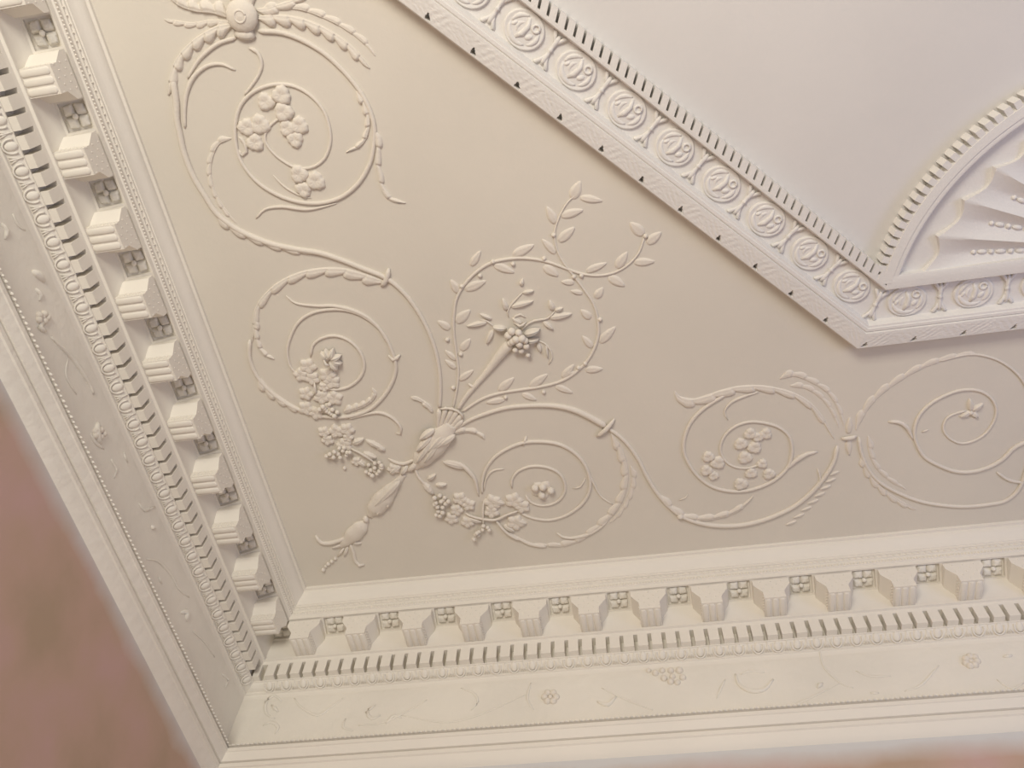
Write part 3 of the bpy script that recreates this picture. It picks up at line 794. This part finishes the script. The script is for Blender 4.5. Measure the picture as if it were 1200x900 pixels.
# --- L: clasp
L_ = scroll('clasp_ornament', 'small plaster clasp tying the two right-hand scrolls together')
stem([(986, 513), (995, 512), (1003, 510)], (5, 5, 5), L_, 'band', lift=.8)
leaf((994, 514), (995, 534), 9, L_, h=.007); leaf((994, 509), (996, 488), 9, L_, h=.007)
# --- M: far right scroll
M_ = scroll('scroll_ornament', 'far right plaster spiral scroll running to the edge of the picture below the frame corner')
acanthus([(1003, 505), (1010, 489), (1020, 474), (1035, 459), (1055, 445), (1080, 431), (1105, 422), (1135, 416), (1162, 419)], (3, 3.4, 2.5), M_, side=-1, n=8, lobe=(12, 5), back=.65, h=.006)
stem([(1100, 423), (1135, 415), (1162, 419), (1183, 430), (1199, 447), (1212, 475), (1213, 508), (1205, 540), (1195, 570), (1180, 585), (1162, 590), (1130, 593), (1100, 591), (1075, 586), (1050, 576), (1030, 564), (1017, 549), (1009, 530), (1006, 512)], (2, 4.5, 4), M_, 'outer_stem')
acanthus([(1010, 530), (1018, 551), (1032, 570), (1050, 584), (1074, 597)], (2, 3.5, 3.5), M_, side=1, n=6, lobe=(13, 6), back=.75, h=.008)
acanthus([(1017, 510), (1019, 530), (1027, 548), (1043, 563), (1062, 574)], (1.5, 3, 2), M_, side=-1, n=5, lobe=(10, 5), back=.65, h=.006)
stem([(1216, 516), (1200, 518), (1187, 525), (1175, 537), (1160, 546), (1140, 552), (1120, 552), (1100, 545), (1083, 535), (1075, 522), (1071, 507), (1075, 490), (1087, 475), (1105, 464), (1125, 457), (1145, 457), (1160, 465), (1167, 478), (1165, 492), (1155, 507), (1141, 516), (1125, 519), (1111, 512), (1105, 502), (1109, 490), (1120, 484), (1132, 481)], (5, 3.6, 2.4), M_, 'spiral_stem')
stem([(1041, 494), (1052, 494), (1062, 500), (1070, 515)], (3.5, 5, 2.5), M_, 'curled_leaf')
stem([(1080, 506), (1088, 503)], 2.2, M_, 'tendril'); stem([(1168, 553), (1182, 562), (1204, 566)], (3, 4, 3), M_, 'tendril')
for (a, b_) in (((1138, 482), (1136, 466)), ((1138, 482), (1152, 472)), ((1138, 482), (1146, 489)), ((1138, 482), (1124, 488))): leaf(a, b_, 8, M_, h=.011, name='petal')
ball((1137, 483), 3, M_, name='flower_centre')

# --- N: torch with flower head
N_ = scroll('flower_torch', 'plaster torch rising from the cup and bursting into a flower head with sprays')
stem([(536, 480), (548, 462), (570, 436), (587, 414), (600, 400)], (4.5, 6.5, 13), N_, 'rod')
stem([(549, 449), (557, 454)], 4, N_, 'knob', lift=.9)
for (x, y, r, d) in ((596, 390, 5, .02), (601, 396, 4.5, .026), (605, 393, 5, .03), (612, 392, 5, .03), (600, 385, 5, .022), (609, 399, 4.5, .028), (617, 402, 4, .024), (604, 407, 3.5, .02), (611, 408, 3.6, .02), (619, 414, 3, .014), (598, 399, 4, .02), (616, 395, 4, .026), (608, 386, 4.5, .025)): ball((x, y), r, N_, drop=d, name='floret')
leaf((594, 385), (577, 382), 7, N_, h=.022, name='petal'); leaf((614, 391), (633, 384), 9, N_, h=.024, name='petal', base=.006)
leaf((615, 400), (632, 396), 7, N_, h=.018, name='petal', base=.004); leaf((612, 380), (600, 372), 7, N_, h=.012, name='petal')
stem([(602, 376), (604, 370), (610, 368), (616, 372)], (2, 3, 2), N_, 'curled_petal'); stem([(602, 377), (609, 380), (617, 376)], (2, 3.4, 2), N_, 'curled_petal', lift=3)
stem([(579, 383), (571, 376), (562, 375)], (2, 2.4, 1.5), N_, 'tendril')
for a, b_, w_ in (((577, 374), (562, 367), 5), ((572, 377), (546, 382), 7), ((578, 386), (570, 403), 8), ((594, 364), (589, 349), 8), ((598, 360), (626, 352), 8), ((612, 343), (626, 340), 5), ((610, 335), (613, 326), 6), ((643, 373), (671, 367), 9), ((648, 364), (644, 351), 8), ((650, 364), (660, 360), 5), ((636, 376), (649, 386), 7), ((630, 401), (634, 413), 7), ((640, 404), (642, 420), 4)):
    leaf(a, b_, w_, N_, h=.011)
stem([(596, 372), (595, 365), (599, 357), (606, 349), (613, 342)], (1.5, 2.2, 1.5), N_, 'sprig')
stem([(610, 387), (617, 380), (626, 375), (642, 372), (650, 364)], (2.2, 2.6, 1.5), N_, 'sprig', lift=1.2)
stem([(628, 398), (638, 402), (645, 410), (647, 419), (643, 427)], (1.6, 2.2, 1.5), N_, 'sprig')

# --- O, Q: leafy branches
Q = lambda L: Z(500, 200, 4, L)
W = lambda L: Z(500, 420, 4, L)
O_ = scroll('leaf_branch', 'leafy plaster branch curving up left of the torch and across to the right')
stem([(531, 478), (536, 452), (537, 432), (535, 415), (532, 390), (532, 370), (535, 350), (545, 332), (560, 317), (577, 307), (600, 302.5), (620, 302.5), (640, 306), (660, 313), (680, 320), (700, 322.5), (720, 319), (737, 309), (749, 295), (755, 278)], (2.6, 3.4, 2), O_)
for a, b_, w_ in (((400, 400), (507, 345), 9), ((310, 440), (415, 478), 8), ((175, 560), (282, 515), 9), ((135, 715), (207, 650), 10), ((205, 450), (255, 372), 7), ((150, 575), (112, 508), 8), ((112, 745), (50, 702), 8), ((160, 845), (207, 785), 8), ((140, 890), (85, 840), 6), ((1018, 305), (952, 240), 10), ((1030, 345), (1102, 285), 9), ((968, 430), (1072, 425), 8), ((888, 460), (942, 378), 9), ((742, 475), (848, 430), 7), ((850, 495), (932, 542), 9), ((545, 445), (620, 495), 9)):
    leaf(*Q([a, b_]), w_*1.45, O_, h=.0058)
for a, b_, w_ in (((150, 105), (222, 52), 7), ((140, 50), (85, 5), 6)): leaf(*W([a, b_]), w_*1.45, O_, h=.0058)
for q in Q([(310, 425), (405, 435), (250, 490), (165, 540), (550, 410), (725, 490), (1025, 305), (97, 790), (160, 858)])+W([(125, 135)]): ball(q, 2.7, O_)
R_2 = scroll('leaf_branch', 'leafy plaster branch curving right of the torch and up to a tall leafy tip')
stem([(541, 482), (565, 467), (587, 460), (612, 456), (637, 452), (660, 445), (679, 432), (693, 415), (701, 393), (700, 372), (695, 355), (685, 340), (674, 325), (660, 307), (652, 290), (650, 272), (655, 255), (665, 237), (678, 226)], (3.4, 3.2, 1.6), R_2)
for a, b_, w_ in (((605, 252), (562, 165), 8), ((615, 335), (697, 262), 9), ((608, 392), (538, 318), 7), ((625, 215), (738, 182), 8), ((680, 135), (722, 45), 10), ((715, 125), (828, 142), 7), ((695, 525), (628, 520), 6), ((735, 575), (672, 562), 5), ((790, 600), (828, 545), 8), ((770, 695), (722, 650), 8), ((778, 832), (728, 772), 7), ((808, 810), (888, 728), 9)):
    leaf(*Q([a, b_]), w_*1.45, R_2, h=.0058)
for a, b_, w_ in (((335, 155), (412, 88), 9), ((480, 138), (570, 70), 9), ((635, 95), (692, 25), 8), ((740, 55), (828, 48), 8), ((600, 128), (688, 162), 7), ((445, 165), (518, 195), 7), ((370, 192), (275, 208), 7), ((700, 75), (640, 60), 6)):
    leaf(*W([a, b_]), w_*1.45, R_2, h=.0058)
for q in Q([(595, 300), (812, 695), (690, 495)])+W([(370, 180), (548, 155), (712, 42), (742, 22)]): ball(q, 2.7, R_2)

# ================================================================ low relief on the friezes
def fstem(side, pts, w, parent, name='stem'):
    f = at_back if side == 'B' else at_left
    sp = spline(pts, 4.0); n = len(sp); P = [f(p.x, p.y, .0235) for p in sp]
    R_ = [max(.0018, w*.0030*math.sin(PI*(.12+.76*i/(n-1)))) for i in range(n)]
    b = MB().tube(P, R_, 9); k = 1 if side == 'B' else 0; c = -.0225 if side == 'B' else .0225
    for v in b.V: v[k] = c+(v[k]-c)*(.45 if w < 2.3 else .95)
    return b.build(name, M_FRIEZE, parent)
def fball(side, c, r, parent, name='petal', sc=1.0, out=0.0):
    f = at_back if side == 'B' else at_left
    P = f(c[0], c[1], .0235+out); o = link(name, ME_BALL, M_FRIEZE, parent); o.location = P; k = r*.0026
    o.scale = (k*sc, k*1.0, k) if side == 'B' else (k*1.0, k*sc, k); return o
def frosette(side, c, r, label, n=6):
    t = thing('frieze_rosette', label, 'rosette')
    for i in range(n):
        a = 2*PI*i/n; fball(side, (c[0]+r*.62*math.cos(a), c[1]+r*.5*math.sin(a)), r*.42, t)
    fball(side, c, r*.30, t, 'flower_centre'); return t
t = thing('frieze_scrollwork', 'faint low plaster scrolls on the frieze of the back cornice', 'relief')
for i, (pts, w) in enumerate([([(330, 822), (322, 815), (312, 822), (312, 836), (322, 842)], 2.2), ([(308, 850), (318, 846), (326, 852), (322, 860)], 2.2), ([(318, 826), (326, 834)], 2.4),
        ([(345, 818), (352, 828), (372, 838), (388, 828), (402, 818)], 1.8), ([(440, 826), (430, 834), (436, 842), (446, 838)], 2.2), ([(405, 842), (402, 852), (414, 856)], 1.6), ([(420, 850), (450, 846), (480, 832), (500, 820)], 1.3),
        ([(452, 848), (462, 838), (470, 842)], 2.2), ([(540, 806), (555, 812), (560, 822), (552, 832)], 1.5), ([(470, 838), (520, 846), (560, 838), (620, 812)], 1.3), ([(622, 800), (618, 818), (625, 832)], 1.5), ([(700, 822), (712, 826), (722, 816)], 2.6), ([(705, 806), (730, 818), (765, 832)], 1.3),
        ([(862, 790), (866, 802), (880, 810), (896, 808), (906, 796)], 2.6), ([(868, 790), (880, 786), (896, 788)], 1.8), ([(840, 818), (846, 804), (850, 796)], 1.4), ([(958, 806), (964, 800)], 2.6), ([(900, 830), (930, 826), (985, 800)], 1.2), ([(1020, 812), (1030, 812)], 2), ([(1003, 786), (1020, 792), (1044, 792)], 1.6), ([(1060, 810), (1080, 802), (1100, 780)], 1.4), ([(1176, 770), (1186, 768)], 2.4), ([(1168, 796), (1185, 806), (1200, 800)], 1.5), ([(960, 760), (966, 782), (985, 800), (1000, 806)], 1.3)]):
    fstem('B', pts, w, t)
frosette('B', (645, 817), 11, 'small plaster rosette on the back frieze, left of the other flowers')
frosette('B', (1138, 775), 11, 'small cupped plaster rosette at the right end of the back frieze', 7)
t = thing('frieze_leaf_spray', 'small plaster spray of leaves on the back frieze just below the egg moulding', 'relief')
for (x, y, r) in ((760, 786, 3.5), (768, 789, 4.5), (776, 786, 4), (778, 795, 4.5), (786, 799, 4.5), (794, 800, 4), (800, 794, 4.5), (796, 786, 5), (786, 786, 4.5), (788, 793, 4)): fball('B', (x, y), r, t, 'leaf')
t = thing('frieze_scrollwork', 'faint low plaster scrolls on the frieze of the left cornice', 'relief')
for (pts, w) in [([(38, 318), (45, 322), (52, 330)], 4), ([(42, 338), (48, 346), (46, 352)], 2.6), ([(52, 376), (46, 384), (54, 388)], 3), ([(60, 395), (85, 420), (104, 448), (110, 462)], 2.4), ([(2, 262), (8, 270), (6, 280)], 2.4), ([(15, 250), (22, 264), (30, 270)], 1.6), ([(115, 495), (113, 508), (118, 520)], 4), ([(106, 508), (112, 518), (122, 526)], 2.2), ([(130, 538), (137, 550), (134, 560)], 2.2), ([(145, 530), (150, 542)], 1.8), ([(163, 590), (170, 598), (182, 594)], 2), ([(172, 655), (186, 658), (200, 672), (210, 690), (222, 700)], 2), ([(186, 676), (190, 684)], 2), ([(178, 620), (180, 616)], 3.4), ([(212, 718), (218, 716), (219, 728)], 3.4), ([(260, 790), (268, 796), (264, 806)], 2.2), ([(226, 740), (240, 752), (252, 770)], 1.5), ([(80, 420), (78, 440), (90, 462)], 1.6)]:
    fstem('L', pts, w, t)
frosette('L', (50, 372), 9, 'small plaster rosette low on the left frieze near the picture edge', 5)
frosette('L', (116, 508), 9, 'small plaster rosette midway along the left frieze', 5)

# leafy lip of the picture rail
def lip(side):
    b = MB()
    n = int((LN-.1)/.016)
    rnd = random.Random(3)
    for i in range(n):
        s = .075+i*.016
        c = (.0630, -s, H-.5630) if side == 'L' else (s, -.0630, H-.5630)
        b.ell(c, (.0045+rnd.random()*.0022,)*2+(.0032,), rnd.random(), 7, 4)
    o = b.build('leaf_edging', M_FRIEZE, kind='stuff')
    o['label'] = 'fine leafy edging along the rail under the %s frieze' % SIDE[side]; o['category'] = 'beading'
lip('L'); lip('B')

# ================================================================ light
def area(name, loc, tgt, size, power, col, sy=None):
    l = bpy.data.lights.new(name, 'AREA'); l.energy = power; l.color = col; l.shape = 'RECTANGLE'; l.size = size; l.size_y = sy or size
    o = bpy.data.objects.new(name, l); C.objects.link(o); o.location = loc
    o.rotation_euler = (Vector(tgt)-Vector(loc)).to_track_quat('-Z', 'Y').to_euler(); return o
area('window_light', (0.9, -4.7, 1.5), (1.3, -1.2, 4.0), 1.6, 107, (1, .95, .84), 1.2)
area('side_window_light', (4.6, -1.9, 2.0), (2.9, -1.0, 4.0), 1.2, 18, (.46, .53, 1.0), 1.2)
wd = bpy.data.worlds.new('World'); bpy.context.scene.world = wd; wd.use_nodes = True
wd.node_tree.nodes['Background'].inputs[0].default_value = (1, .93, .86, 1)
wd.node_tree.nodes['Background'].inputs[1].default_value = .365

# ================================================================ camera
cd = bpy.data.cameras.new('camera'); cd.sensor_fit = 'HORIZONTAL'; cd.sensor_width = 36; cd.lens = F/1200*36; cd.clip_start = .01
co = bpy.data.objects.new('camera', cd); C.objects.link(co)
rot = RM.transposed() @ Matrix(((1, 0, 0), (0, -1, 0), (0, 0, -1)))
co.matrix_world = Matrix.Translation(CAM) @ rot.to_4x4()
sc = bpy.context.scene; sc.camera = co
sc.view_settings.view_transform = 'Standard'; sc.view_settings.look = 'None'; sc.view_settings.gamma = 1
sc.view_settings.exposure = 0; sc.view_settings.use_curve_mapping = False
